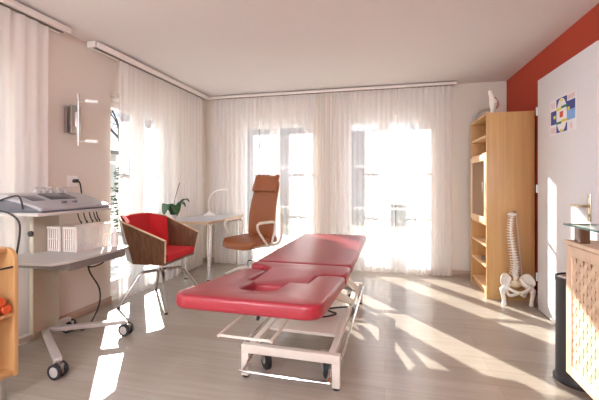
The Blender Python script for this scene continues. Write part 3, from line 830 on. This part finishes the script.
# ------------------------------------------------------------------ right sideboard
def sideboard():
    x0, x1, y0, y1, z0, z1 = .957, 1.425, .95, 2.215, .12, .838
    t = thing('sideboard', 'pale maple sideboard with woven door front at the right edge', 'sideboard', (1.2, 1.6, 0))
    inv = Matrix.Translation(-Vector((1.2, 1.6, 0)))
    def P(mb, n, m, par=None, **k):
        o = mb.build(n, m, par or t, **k)
        if not par: o.matrix_parent_inverse = inv
        return o
    P(MB().box(x0 - .008, x1, y0 - .008, y1 + .008, z1 - .022, z1, .003), 'top_panel', M['maple'])
    c = MB().box(x0 + .022, x1, y1 - .02, y1, z0, z1 - .022, .001).box(x0 + .022, x1, y0, y0 + .02, z0, z1 - .022, .001)
    c.box(x0 + .022, x1, y0 + .02, y1 - .02, z0, z0 + .02).box(x1 - .01, x1, y0 + .02, y1 - .02, z0 + .02, z1 - .022).box(x0 + .022, x1 - .01, (y0 + y1) / 2 - .01, (y0 + y1) / 2 + .01, z0 + .02, z1 - .022)
    P(c, 'carcass', M['maple'])
    for x in (x0 + .08, x1 - .05):
        for y in (y0 + .06, y1 - .16):
            P(MB().lathe([(.018, 0), (.02, .006), (.02, z0)], (x, y, 0), 14), 'leg', M['steel'])
    for a, b in ((y0 + .002, (y0 + y1) / 2 - .002), ((y0 + y1) / 2 + .002, y1 - .002)):
        w = .055; q0, q1 = z0 + .002, z1 - .026
        f = MB().box(x0, x0 + .02, a, a + w, q0, q1, .003).box(x0, x0 + .02, b - w, b, q0, q1, .003)
        f.box(x0, x0 + .02, a + w, b - w, q0, q0 + w, .003).box(x0, x0 + .02, a + w, b - w, q1 - w, q1, .003)
        d = P(f, 'door', M['maple'])
        P(MB().box(x0 + .014, x0 + .019, a + w, b - w, q0 + w, q1 - w), 'backing_panel', M['maple_dark'], d)
        # woven ribbons over and under thin cross slats
        mb = MB(); n = 15; pitch = (b - a - 2 * w) / n
        cell = .046
        zz0, zz1 = q0 + w, q1 - w
        for i in range(n):
            ya = a + w + i * pitch + .0034; yb = ya + pitch - .0068
            bm = bmesh.new(); rows = []; m_ = 60
            for k in range(m_ + 1):
                z = zz0 + (zz1 - zz0) * k / m_
                xx = x0 + .0085 - .0032 * math.sin(PI * (z - zz0) / cell + i * PI)
                rows.append([bm.verts.new(p) for p in ((xx, ya, z), (xx, yb, z), (xx + .002, yb, z), (xx + .002, ya, z))])
            for A, B in zip(rows, rows[1:]):
                for j in range(4): bm.faces.new((A[j], A[(j + 1) % 4], B[(j + 1) % 4], B[j]))
            bmesh.ops.recalc_face_normals(bm, faces=bm.faces[:]); mb._merge(bm)
        k = 0; z = zz0 + cell * .5
        while z < zz1 - .01:
            # cross slats weave the other way
            bm = bmesh.new(); rows = []; m_ = n * 4
            for j in range(m_ + 1):
                y = a + w + (b - a - 2 * w) * j / m_
                xx = x0 + .0085 + .0032 * math.sin(PI * (y - a - w) / pitch + PI / 2 * 0 + k * PI) * 1.0
                hh = .0125
                rows.append([bm.verts.new(p) for p in ((xx, y, z - hh), (xx, y, z + hh), (xx + .002, y, z + hh), (xx + .002, y, z - hh))])
            for A, B in zip(rows, rows[1:]):
                for j in range(4): bm.faces.new((A[j], A[(j + 1) % 4], B[(j + 1) % 4], B[j]))
            bmesh.ops.recalc_face_normals(bm, faces=bm.faces[:]); mb._merge(bm)
            z += cell; k += 1
        P(mb, 'woven_panel', M['maple'], d, angle=60)
    # glass shelf on wooden blocks
    g = thing('glass_shelf', 'clear glass plate raised on a wooden block above the sideboard', 'shelf', (1.2, 1.6, z1))
    gi = Matrix.Translation(-Vector((1.2, 1.6, z1)))
    o = MB().box(.955, 1.40, .99, 2.235, .915, .925).build('glass_plate', M['shelf_glass'], g, smooth=False); o.matrix_parent_inverse = gi
    e = MB().box(.9535, .955, .99, 2.235, .9155, .9245).box(.955, 1.40, 2.235, 2.2365, .9155, .9245)
    q = e.build('polished_edge', M['glass_edge'], o, smooth=False)
    for x, y in ((.985, 2.11), (1.36, 2.11), (.985, 1.05), (1.36, 1.05)):
        b = MB().box(x - .022, x + .022, y - .03, y + .03, z1 + .0005, .9148, .002).build('wooden_block', M['walnut'], g); b.matrix_parent_inverse = gi
sideboard()

t = thing('waste_bin', 'tall slim anthracite cylinder bin between sideboard and white door', 'bin', (1.10, 2.375, 0))
MB().lathe([(.128, 0), (.132, .012), (.122, .02), (.118, .03), (.118, .57), (.121, .575), (.121, .60), (.113, .60), (.11, .575), (.108, .05), (0, .045)], (0, 0, 0), 36).build('body', M['bin'], t)
MB().lathe([(.0, .578), (.10, .58), (.108, .585), (.108, .592), (.09, .592), (.085, .586), (0, .584)], (0, 0, 0), 30).build('lid', M['steel'], t)

# ------------------------------------------------------------------ device trolley
def trolley():
    t = thing('device_trolley', 'beige medical device trolley on castors by the left wall', 'trolley', (-2.2, 1.95, 0))
    inv = Matrix.Translation(-Vector((-2.2, 1.95, 0)))
    def P(mb, n, m, par=None, **k):
        o = mb.build(n, m, par or t, **k)
        if not par: o.matrix_parent_inverse = inv
        return o
    P(MB().box(-2.365, -2.33, 1.93, 2.13, .06, .955, .006), 'column', M['trolley'])
    P(MB().prism([(-1.95, 1.70), (-1.95, 2.20), (-1.97, 2.24), (-2.40, 2.24), (-2.40, 1.66), (-1.97, 1.66)], .948, .968, .004), 'top_shelf', M['trolley_top'])
    P(MB().prism([(-1.89, 1.78), (-1.89, 2.30), (-1.93, 2.37), (-2.40, 2.37), (-2.40, 1.66), (-1.93, 1.71)], .648, .665, .004), 'tray', M['trolley_top'])
    P(MB().box(-2.38, -1.895, 1.80, 2.29, .60, .647, .004), 'drawer', M['trolley_dark'])
    # base legs
    for x, y in ((-1.90, 2.30), (-1.87, 1.70), (-2.37, 2.25), (-2.37, 1.70)):
        c = Vector((-2.35, 2.03, .105)); e = Vector((x, y, .098))
        dv = e - c; a = math.atan2(dv.y, dv.x); ln = dv.length
        P(MB().box(c.x, c.x + ln, c.y - .022, c.y + .022, .088, .118, .005, rot=RZ(a), piv=c), 'base_leg', M['trolley_top'])
        f = P(MB().box(x - .034, x + .034, y - .012, y + .012, .045, .085, .004).tube([(x, y, .06), (x, y, .10)], .012), 'castor', M['steel'])
        for s in (-1, 1):
            cc = Vector((x, y + s * .022, .045))
            R = RX(PI / 2)
            MB().lathe([(.030, -.009), (.045, -.009), (.045, .009), (.030, .009), (.030, -.009)], cc, 24, rot=R).build('wheel', M['black'], f)
            MB().lathe([(0, -.011), (.026, -.011), (.031, -.008), (.031, .008), (.026, .011), (0, .011)], cc, 20, rot=R).build('hub', M['trolley_top'], f)
    # side holder ring for probes
    P(MB().lathe([(.012, -.006), (.02, -.006), (.02, .006), (.012, .006)], (-2.345, 1.924, .80), 16, rot=RX(PI / 2)), 'cable_holder', M['black'])
    # cable hooks hanging below the top shelf
    for y in (2.06, 2.11, 2.16, 2.20, 2.225):
        P(MB().tube([(-2.10, y, .947), (-2.09, y + .004, .90), (-2.075, y + .012, .86), (-2.085, y + .02, .875)], .004, 6), 'cable_hook', M['black'])
    P(MB().tube(smoothpath([(-2.20, 2.30, .605), (-2.16, 2.22, .55), (-2.1, 2.18, .53), (-2.06, 2.25, .55), (-2.10, 2.29, .60)], 6), .005, 8), 'loop_cable', M['black'])
    P(MB().tube(smoothpath([(-2.18, 2.22, .605), (-2.16, 2.23, .48), (-2.13, 2.29, .34), (-2.16, 2.32, .20), (-2.22, 2.30, .06), (-2.27, 2.27, .012), (-2.33, 2.32, .012), (-2.38, 2.24, .008)], 7), .0055, 8), 'mains_cable', M['black'])
trolley()

def console():
    t = thing('therapy_console', 'grey sloped electrotherapy console with dark display on the trolley top', 'medical device', (-2.17, 1.95, .969))
    # profile in x-z extruded along y; front faces +x
    prof = [(.19, 0), (.20, .012), (.195, .028), (-.06, .105), (-.15, .112), (-.19, .095), (-.20, .0)]
    t0, t1 = -.27, .27
    mb = MB(); mb.prism(prof, t0, t1, .012, xf=lambda c: (c.x, c.z, c.y)); mb.build('housing', M['console'], t, angle=30)
    for yy in (t0 - .003, t1 - .005):
        cap = [(.185, .011), (.10, .040), (.0, .062), (-.10, .078), (-.16, .080), (-.185, .07), (-.192, .011)]
        MB().prism(cap, yy, yy + .008, .002, xf=lambda c: (c.x, c.z, c.y)).build('end_cap', M['console_dark'], t)
    MB().box(-.19, .205, t0 - .004, t1 + .004, 0.0, .010, .003).build('base_plate', M['console_dark'], t)
    sl = math.atan2(.105 - .028, -.06 - .195)
    def on(x, y, w, h, th, name, m):
        f = (x - .195) / (-.06 - .195); z = .028 + f * (.105 - .028)
        a = math.atan2(.077, .255)
        MB().box(x - w / 2, x + w / 2, y - h / 2, y + h / 2, z - .002, z + th, .002, rot=RY(a), piv=(x, y, z)).build(name, m, t)
    on(.00, .02, .12, .20, .004, 'display', M['screen'])
    on(.02, -.17, .10, .09, .003, 'label_panel', M['console_dark'])
    for y in (-.05, .03):
        f = (.13 - .195) / (-.06 - .195); z = .028 + f * .077
        MB().lathe([(.016, 0), (.015, .012), (.006, .014)], (.13, y, z), 16).build('dial', M['console_dark'], t)
    for y in (-.17, -.12, -.07, .0, .05):
        MB().lathe([(.018, 0), (.020, .016), (.013, .026), (.017, .04), (.0, .046)], (-.12, y + .14, .105), 12).build('probe_holder', M['trolley_top'], t)
    MB().tube(smoothpath([(-.17, -.28, .05), (-.05, -.285, .085), (.04, -.285, .10), (.07, -.285, .07), (.08, -.285, .02)], 6), .005, 8).build('signal_cable', M['black'], t)
console()
o = MB().tube(smoothpath([(-2.40, 1.62, 1.0), (-2.25, 1.625, .985), (-2.14, 1.63, .965), (-2.08, 1.64, .90), (-2.10, 1.64, .74), (-2.14, 1.63, .55), (-2.2, 1.62, .40)], 6), .0055, 8).build('hanging_cable', M['black'])
tag(o, 'black cable hanging down over the near end of the trolley shelf', 'cable')

def basket():
    r = thing('plastic_basket', 'white openwork plastic basket on the tray, the one nearest the room', 'basket', (-2.125, 2.185, .666))
    lx, ly, h = .058, .165, .175
    mb = MB()
    mb.box(-lx + .006, lx - .006, -ly + .006, ly - .006, 0, .004)
    for z0, z1, g in ((h - .016, h, .006), (.0, .018, .0), (h * .5 - .003, h * .5 + .003, .003)):
        a, b = lx - .006 + g, ly - .006 + g
        mb.box(-a, a, -b, -b + .004, z0, z1).box(-a, a, b - .004, b, z0, z1).box(-a, -a + .004, -b, b, z0, z1).box(a - .004, a, -b, b, z0, z1)
    for k in range(17):
        y = -ly + .01 + k * (2 * ly - .02) / 16
        for s in (-1, 1): mb.box(s * (lx - .004) - .002, s * (lx - .004) + .002, y - .004, y + .004, .0, h)
    for k in range(6):
        x = -lx + .012 + k * (2 * lx - .024) / 5
        for s in (-1, 1): mb.box(x - .005, x + .005, s * (ly - .004) - .002, s * (ly - .004) + .002, 0, h)
    mb.build('basket_body', M['basket'], r, smooth=False)
    for k, y in enumerate((-.09, 0, .09)):
        pass
    c = dup(r); c.location = (-2.264, 2.185, .666); c['label'] = 'white openwork plastic basket on the tray, the one nearest the wall'
    for o in (r, c): o['group'] = 'white baskets on the trolley tray'
    o = MB().ball((0, 0, 0), (.040, .10, .016)).build('folded_cloth', M['paper']); o.location = (-2.13, 2.16, .79)
    bb = o; bb.location.z = .69
    tag(o, 'white folded cloth lying inside the basket on the trolley', 'cloth')
    b = thing('pump_bottle', 'small white bottle with pump on the tray behind the basket', 'bottle', (-1.99, 2.29, .666))
    MB().lathe([(.022, 0), (.024, .004), (.024, .10), (.012, .118), (.010, .13)], (0, 0, 0), 18).build('bottle_body', M['basket'], b)
    MB().lathe([(.012, .13), (.012, .142), (.004, .144), (.004, .16), (.009, .162), (.009, .17)], (0, 0, 0), 12).tube([(0, 0, .166), (.0, .03, .164)], .0035, 8).build('pump', M['basket'], b)
basket()

# beech shelf trolley cut by the left edge
def side_shelf():
    x1, x0, y1, y0 = -1.91, -2.22, 1.50, .95
    t = thing('beech_shelf_unit', 'low beech shelf unit with rounded top corner at the left edge', 'shelf unit', (-2.06, 1.22, 0))
    inv = Matrix.Translation(-Vector((-2.06, 1.22, 0)))
    def P(mb, n, m, par=None):
        o = mb.build(n, m, par or t)
        if not par: o.matrix_parent_inverse = inv
        return o
    z0, z1 = .12, .80
    for y in (y0, y1 - .022):
        poly = [(x0, z0), (x1, z0)] + arc(x1 - .07, z1 - .07, .07, 0, PI / 2, 8) + [(x0, z1)]
        P(MB().prism(poly, y, y + .022, .003, xf=lambda c: (c.x, c.z, c.y)), 'side_panel', M['beech'])
    for z in (.13, .44):
        P(MB().box(x0, x1 - .006, y0 + .022, y1 - .022, z, z + .02, .001), 'shelf', M['beech'])
    P(MB().box(x0, x1 - .05, y0 + .022, y1 - .022, z1 - .022, z1 - .002, .001), 'top_shelf', M['beech'])
    P(MB().box(x0, x0 + .008, y0 + .022, y1 - .022, .15, z1 - .022), 'back_panel', M['beech'])
    P(MB().tube([(x1 - .012, y0 + .02, .70), (x1 - .012, y1 - .02, .70)], .005, 8), 'front_rod', M['black'])
    for x in (x0 + .05, x1 - .04):
        for y in (y0 + .05, y1 - .06):
            P(MB().lathe([(.024, 0), (.024, .005), (.016, .008), (.016, z0)], (x, y, 0), 14), 'leg', M['steel'])
side_shelf()
def dumbbell(y, z, lab):
    d = thing('hand_weight', lab, 'hand weight', (-1.985, y, z))
    MB().tube([(-.05, 0, .026), (.05, 0, .026)], .012, 12).build('grip', M['orange'], d)
    for s in (-1, 1):
        MB().lathe([(.0, -.022), (.022, -.022), (.026, -.016), (.026, .016), (.022, .022), (0, .022)], (s * .055, 0, .026), 16, rot=RY(PI / 2)).build('weight_head', M['orange'], d)
    return d
for y, z, lab in ((1.44, .4605, 'orange hand weight on the beech shelf, lower one next to the side panel'),
                  (1.38, .4605, 'orange hand weight on the beech shelf, lower one further from the side panel'),
                  (1.41, .505, 'orange hand weight lying on top of the two others in the beech shelf')):
    dumbbell(y, z, lab)['group'] = 'orange hand weights in the beech shelf'

# ------------------------------------------------------------------ wall lamp, socket, switch
t = thing('wall_lamp', 'brushed steel wall lamp with two short glass arms on the left wall', 'lamp', (XL, 2.42, 1.67))
MB().box(0, .03, -.05, .05, -.11, .11, .004).build('wall_plate', M['steel'], t)
MB().box(.055, .075, -.045, .045, -.115, .115, .004).box(.03, .055, -.02, .02, -.04, .04).build('front_plate', M['steel'], t)
MB().tube([(.095, -.0, -.215), (.095, -.0, .215)], .009, 12).box(.075, .09, -.012, .012, -.06, .06).build('rod', M['steel'], t)
for z in (-.175, .155):
    a = MB().tube([(.095, 0, z), (.15, .02, z)], .007, 10).build('arm', M['steel'], t)
    MB().tube([(.145, .018, z), (.155, .022, z), (.235, .05, z - .005), (.24, .052, z - .005)], [.008, .014, .014, .010], 14).build('glass_tube', M['lamp_white'], a)
t = thing('wall_socket', 'white wall socket with a black plug above the device trolley', 'socket', (XL, 2.45, 1.165))
MB().box(0, .012, -.045, .045, -.045, .045, .003).build('cover_plate', M['white'], t)
MB().tube(smoothpath([(.012, .005, .0), (.05, .005, .0), (.07, .01, -.02), (.075, .02, -.10), (.07, .03, -.16)], 5), [.016] * 6 + [.006] * 15, 10).build('plug', M['black'], t)
t = thing('wall_switch', 'small white switch on the narrow wall strip at the back left corner', 'switch', (XL, 4.62, 1.19))
MB().box(0, .012, -.03, .03, -.045, .045, .003).build('cover_plate', M['white'], t)
MB().box(.012, .016, -.02, .02, -.03, .03, .002).build('rocker', M['white'], t)

# ------------------------------------------------------------------ outside
o = MB().box(-60, 60, YB + WT, 90, -.40, -.25).box(-60, XL - WT, -30, YB + WT, -.40, -.25).build('lawn', M['grass'], smooth=False); o['kind'] = 'structure'
o = MB().box(-7, 4, YB + WT + .01, 8.2, -.249, -.05).box(-5.2, XL - WT - .01, 0, YB + WT, -.249, -.05).build('terrace', M['terrace'], smooth=False); o['kind'] = 'structure'

def house(name, label, x0, x1, y0, y1, h, rh, m, wins, ridge='x'):
    t = thing(name, label, 'house', ((x0 + x1) / 2, (y0 + y1) / 2, -.25))
    inv = Matrix.Translation(-t.location)
    o = MB().box(x0, x1, y0, y1, -.25, h).build('wall', m, t, smooth=False); o.matrix_parent_inverse = inv
    e = .5
    if ridge == 'x':
        c = (y0 + y1) / 2
        prof = [(y0 - e, h - .1), (c, h + rh), (y1 + e, h - .1), (y1 + e, h - .3), (y0 - e, h - .3)]
        mb = MB().prism(prof, x0 - e, x1 + e, xf=lambda c_: (c_.z, c_.x, c_.y))
    else:
        c = (x0 + x1) / 2
        prof = [(x0 - e, h - .1), (c, h + rh), (x1 + e, h - .1), (x1 + e, h - .3), (x0 - e, h - .3)]
        mb = MB().prism(prof, y0 - e, y1 + e, xf=lambda c_: (c_.x, c_.z, c_.y))
    o = mb.build('roof', M['roof'], t, smooth=False); o.matrix_parent_inverse = inv
    for a, z, side in wins:
        mb = MB()
        if side == 'front': mb.box(a - .5, a + .5, y0 - .03, y0 + .02, z, z + 1.3)
        else: mb.box(x1 - .02, x1 + .03, a - .5, a + .5, z, z + 1.3)
        o = mb.build('window', M['dark_window'], t, smooth=False); o.matrix_parent_inverse = inv
house('neighbour_house', 'grey neighbouring house seen through the back window behind the office chair', -12.5, -5.2, 20, 27, 3.6, 1.9, M['house'],
      [(-11, .8, 'front'), (-8.6, .8, 'front'), (-6.4, .8, 'front')])
house('garden_house', 'grey house with dark roof beyond the right-hand back window', -3.4, -.4, 21, 26, 3.2, 1.4, M['house'],
      [(-2.6, .8, 'front'), (-1.2, .8, 'front')])
house('neighbour_house', 'pale house with dark roof seen through the left wall window', -26, -19, 14, 22, 3.6, 2.0, M['house_warm'],
      [(16, .8, 'side'), (19, .8, 'side')], ridge='y')

def tree(name, label, x, y, h, seed, spread=.55, depth=5, r0=.11):
    rnd = random.Random(seed); mb = MB()
    def grow(p, d, ln, r, k):
        mid = p + d * ln * .5 + Vector((rnd.uniform(-1, 1), rnd.uniform(-1, 1), 0)) * ln * .06
        q = p + d * ln
        mb.tube([p, mid, q], [r, r * .86, r * .7], 6 if k > 2 else 4)
        if k == 0: return
        for i in range(3 if k > 1 else 2):
            v = Vector((rnd.gauss(0, 1), rnd.gauss(0, 1), rnd.gauss(.2, .6))).normalized()
            nd = (d + v * spread * 1.2).normalized()
            grow(q if i else p.lerp(q, rnd.uniform(.6, .95)), nd, ln * rnd.uniform(.62, .82), r * .62, k - 1)
    grow(Vector((0, 0, 0)), Vector((0, 0, 1)), h * .27, r0, depth)
    o = mb.build(name, M['bark']); o.location = (x, y, -.25)
    tag(o, label, 'tree')
tree('bare_tree', 'bare winter tree outside the right-hand back window', 2.3, 20.0, 8.5, 4, r0=.10)
tree('bare_tree', 'bare winter tree outside the left wall window', -7.6, 9.2, 6.2, 9, .6)
def shrub(name, label, x, y, rx, ry, h, n, seed):
    rnd = random.Random(seed); b = bmesh.new()
    for i in range(n):
        th = rnd.uniform(0, 2 * PI); rr = rnd.uniform(.3, 1) ** .5; z = rnd.random()
        k = math.sin(PI * min(1, .15 + z * .85)) ** .5
        c = Vector((rx * rr * k * math.cos(th), ry * rr * k * math.sin(th), .05 + h * z))
        R = Matrix.Rotation(rnd.uniform(0, 6.28), 3, 'Z') @ Matrix.Rotation(rnd.uniform(-1, 1), 3, 'X')
        s = .06
        b.faces.new([b.verts.new(c + R @ Vector(p)) for p in ((-s, 0, 0), (0, -s * .5, 0), (s, 0, .01), (0, s * .5, 0))])
    f = MB(); f.bm.free(); f.bm = b
    t = thing(name, label, 'shrub', (x, y, -.25))
    f.build('foliage', M['hedge'], t, smooth=False)
    MB().tube([(0, 0, 0), (0, 0, h * .6)], [.05, .02], 8).build('stem', M['bark'], t)
shrub('evergreen_shrub', 'dark green shrub just outside the left wall window', -5.6, 6.75, .30, .30, 1.9, 900, 3)
shrub('evergreen_shrub', 'low dark green shrub outside the back window beside the office chair', -3.6, 10.5, 1.0, .7, 1.5, 3200, 5)

# ------------------------------------------------------------------ light
w = bpy.data.worlds.new('daylight'); S.world = w; w.use_nodes = True
nt = w.node_tree; bg = nt.nodes['Background']
tc = nt.nodes.new('ShaderNodeTexCoord'); sp = nt.nodes.new('ShaderNodeSeparateXYZ')
nt.links.new(tc.outputs['Generated'], sp.inputs[0])
nt.links.new(ramp(nt, sp.outputs['Z'], [(0.0, (0.95, 0.93, 0.95)), (0.5, (0.62, 0.76, 1.0))]), bg.inputs['Color'])
bg.inputs['Strength'].default_value = 1.15

el = math.radians(21.5); az = Vector((-.62, .785, 0)).normalized()
sd = Vector((az.x * math.cos(el), az.y * math.cos(el), math.sin(el)))
sl = bpy.data.lights.new('sun', 'SUN'); sl.energy = 23; sl.angle = math.radians(0.6); sl.color = (1, .93, .85)
so = bpy.data.objects.new('sun', sl); COL.objects.link(so)
so.rotation_euler = sd.to_track_quat('Z', 'Y').to_euler(); so.location = sd * 30

def opal(name, strength, col):
    m, nt, b = new_mat(name)
    b.inputs['Base Color'].default_value = (.9, .88, .85, 1)
    b.inputs['Emission Color'].default_value = (*col, 1); b.inputs['Emission Strength'].default_value = strength
    return m
M['opal'] = opal('opal_fill_glow', 60, (.92, .985, 1.10))  # glow of the added fill globes
for i, (x, y) in enumerate(((-1.6, -1.5), (.5, -1.7))):  # globes added behind the camera, out of view, to brighten the interior
    t = thing('fill_pendant', ('added opal globe for fill light, unseen at the rear near the window wall', 'added opal globe for fill light, unseen at the rear near the red wall')[i], 'lamp', (x, y, ZC))
    MB().lathe([(.05, 0), (.055, -.005), (.055, -.025), (.01, -.03)], (0, 0, 0), 20).build('ceiling_rose', M['white'], t)
    MB().tube([(0, 0, -.02), (0, 0, -.25)], .005, 8).build('suspension', M['steel'], t)
    MB().ball((0, 0, -.46), .22, seg=24).build('fill_globe', M['opal'], t)

def portal(loc, rot, sx, sy):
    l = bpy.data.lights.new('window_portal', 'AREA'); l.shape = 'RECTANGLE'; l.size = sx; l.size_y = sy
    l.cycles.is_portal = True
    o = bpy.data.objects.new('window_portal', l); COL.objects.link(o); o.location = loc; o.rotation_euler = rot
for a, b, z0, z1 in BW: portal(((a + b) / 2, YB + WT + .02, (z0 + z1) / 2), (-PI / 2, 0, 0), b - a, z1 - z0)
for a, b, z0, z1 in LW: portal((XL - WT - .02, (a + b) / 2, (z0 + z1) / 2), (0, -PI / 2, 0), z1 - z0, b - a)
for a, b, z0, z1 in FW_ADDED: portal(((a + b) / 2, YF - WT - .02, (z0 + z1) / 2), (PI / 2, 0, 0), b - a, z1 - z0)

# ------------------------------------------------------------------ camera
F = 355.0
cam = bpy.data.cameras.new('camera'); cam.sensor_width = 36; cam.lens = 36 * F / 599
cam.shift_y = -16 / 599; cam.clip_start = .05; cam.clip_end = 300
co = bpy.data.objects.new('camera', cam); COL.objects.link(co)
co.location = (0, 0, 1.14); co.rotation_euler = (PI / 2, 0, math.radians(13.5))
S.camera = co

S.view_settings.view_transform = 'Standard'; S.view_settings.look = 'None'
S.view_settings.exposure = 0.44; S.view_settings.gamma = 1.0
try:
    S.cycles.max_bounces = 14; S.cycles.diffuse_bounces = 8; S.cycles.transparent_max_bounces = 24
    S.cycles.caustics_reflective = False; S.cycles.caustics_refractive = False
except Exception: pass
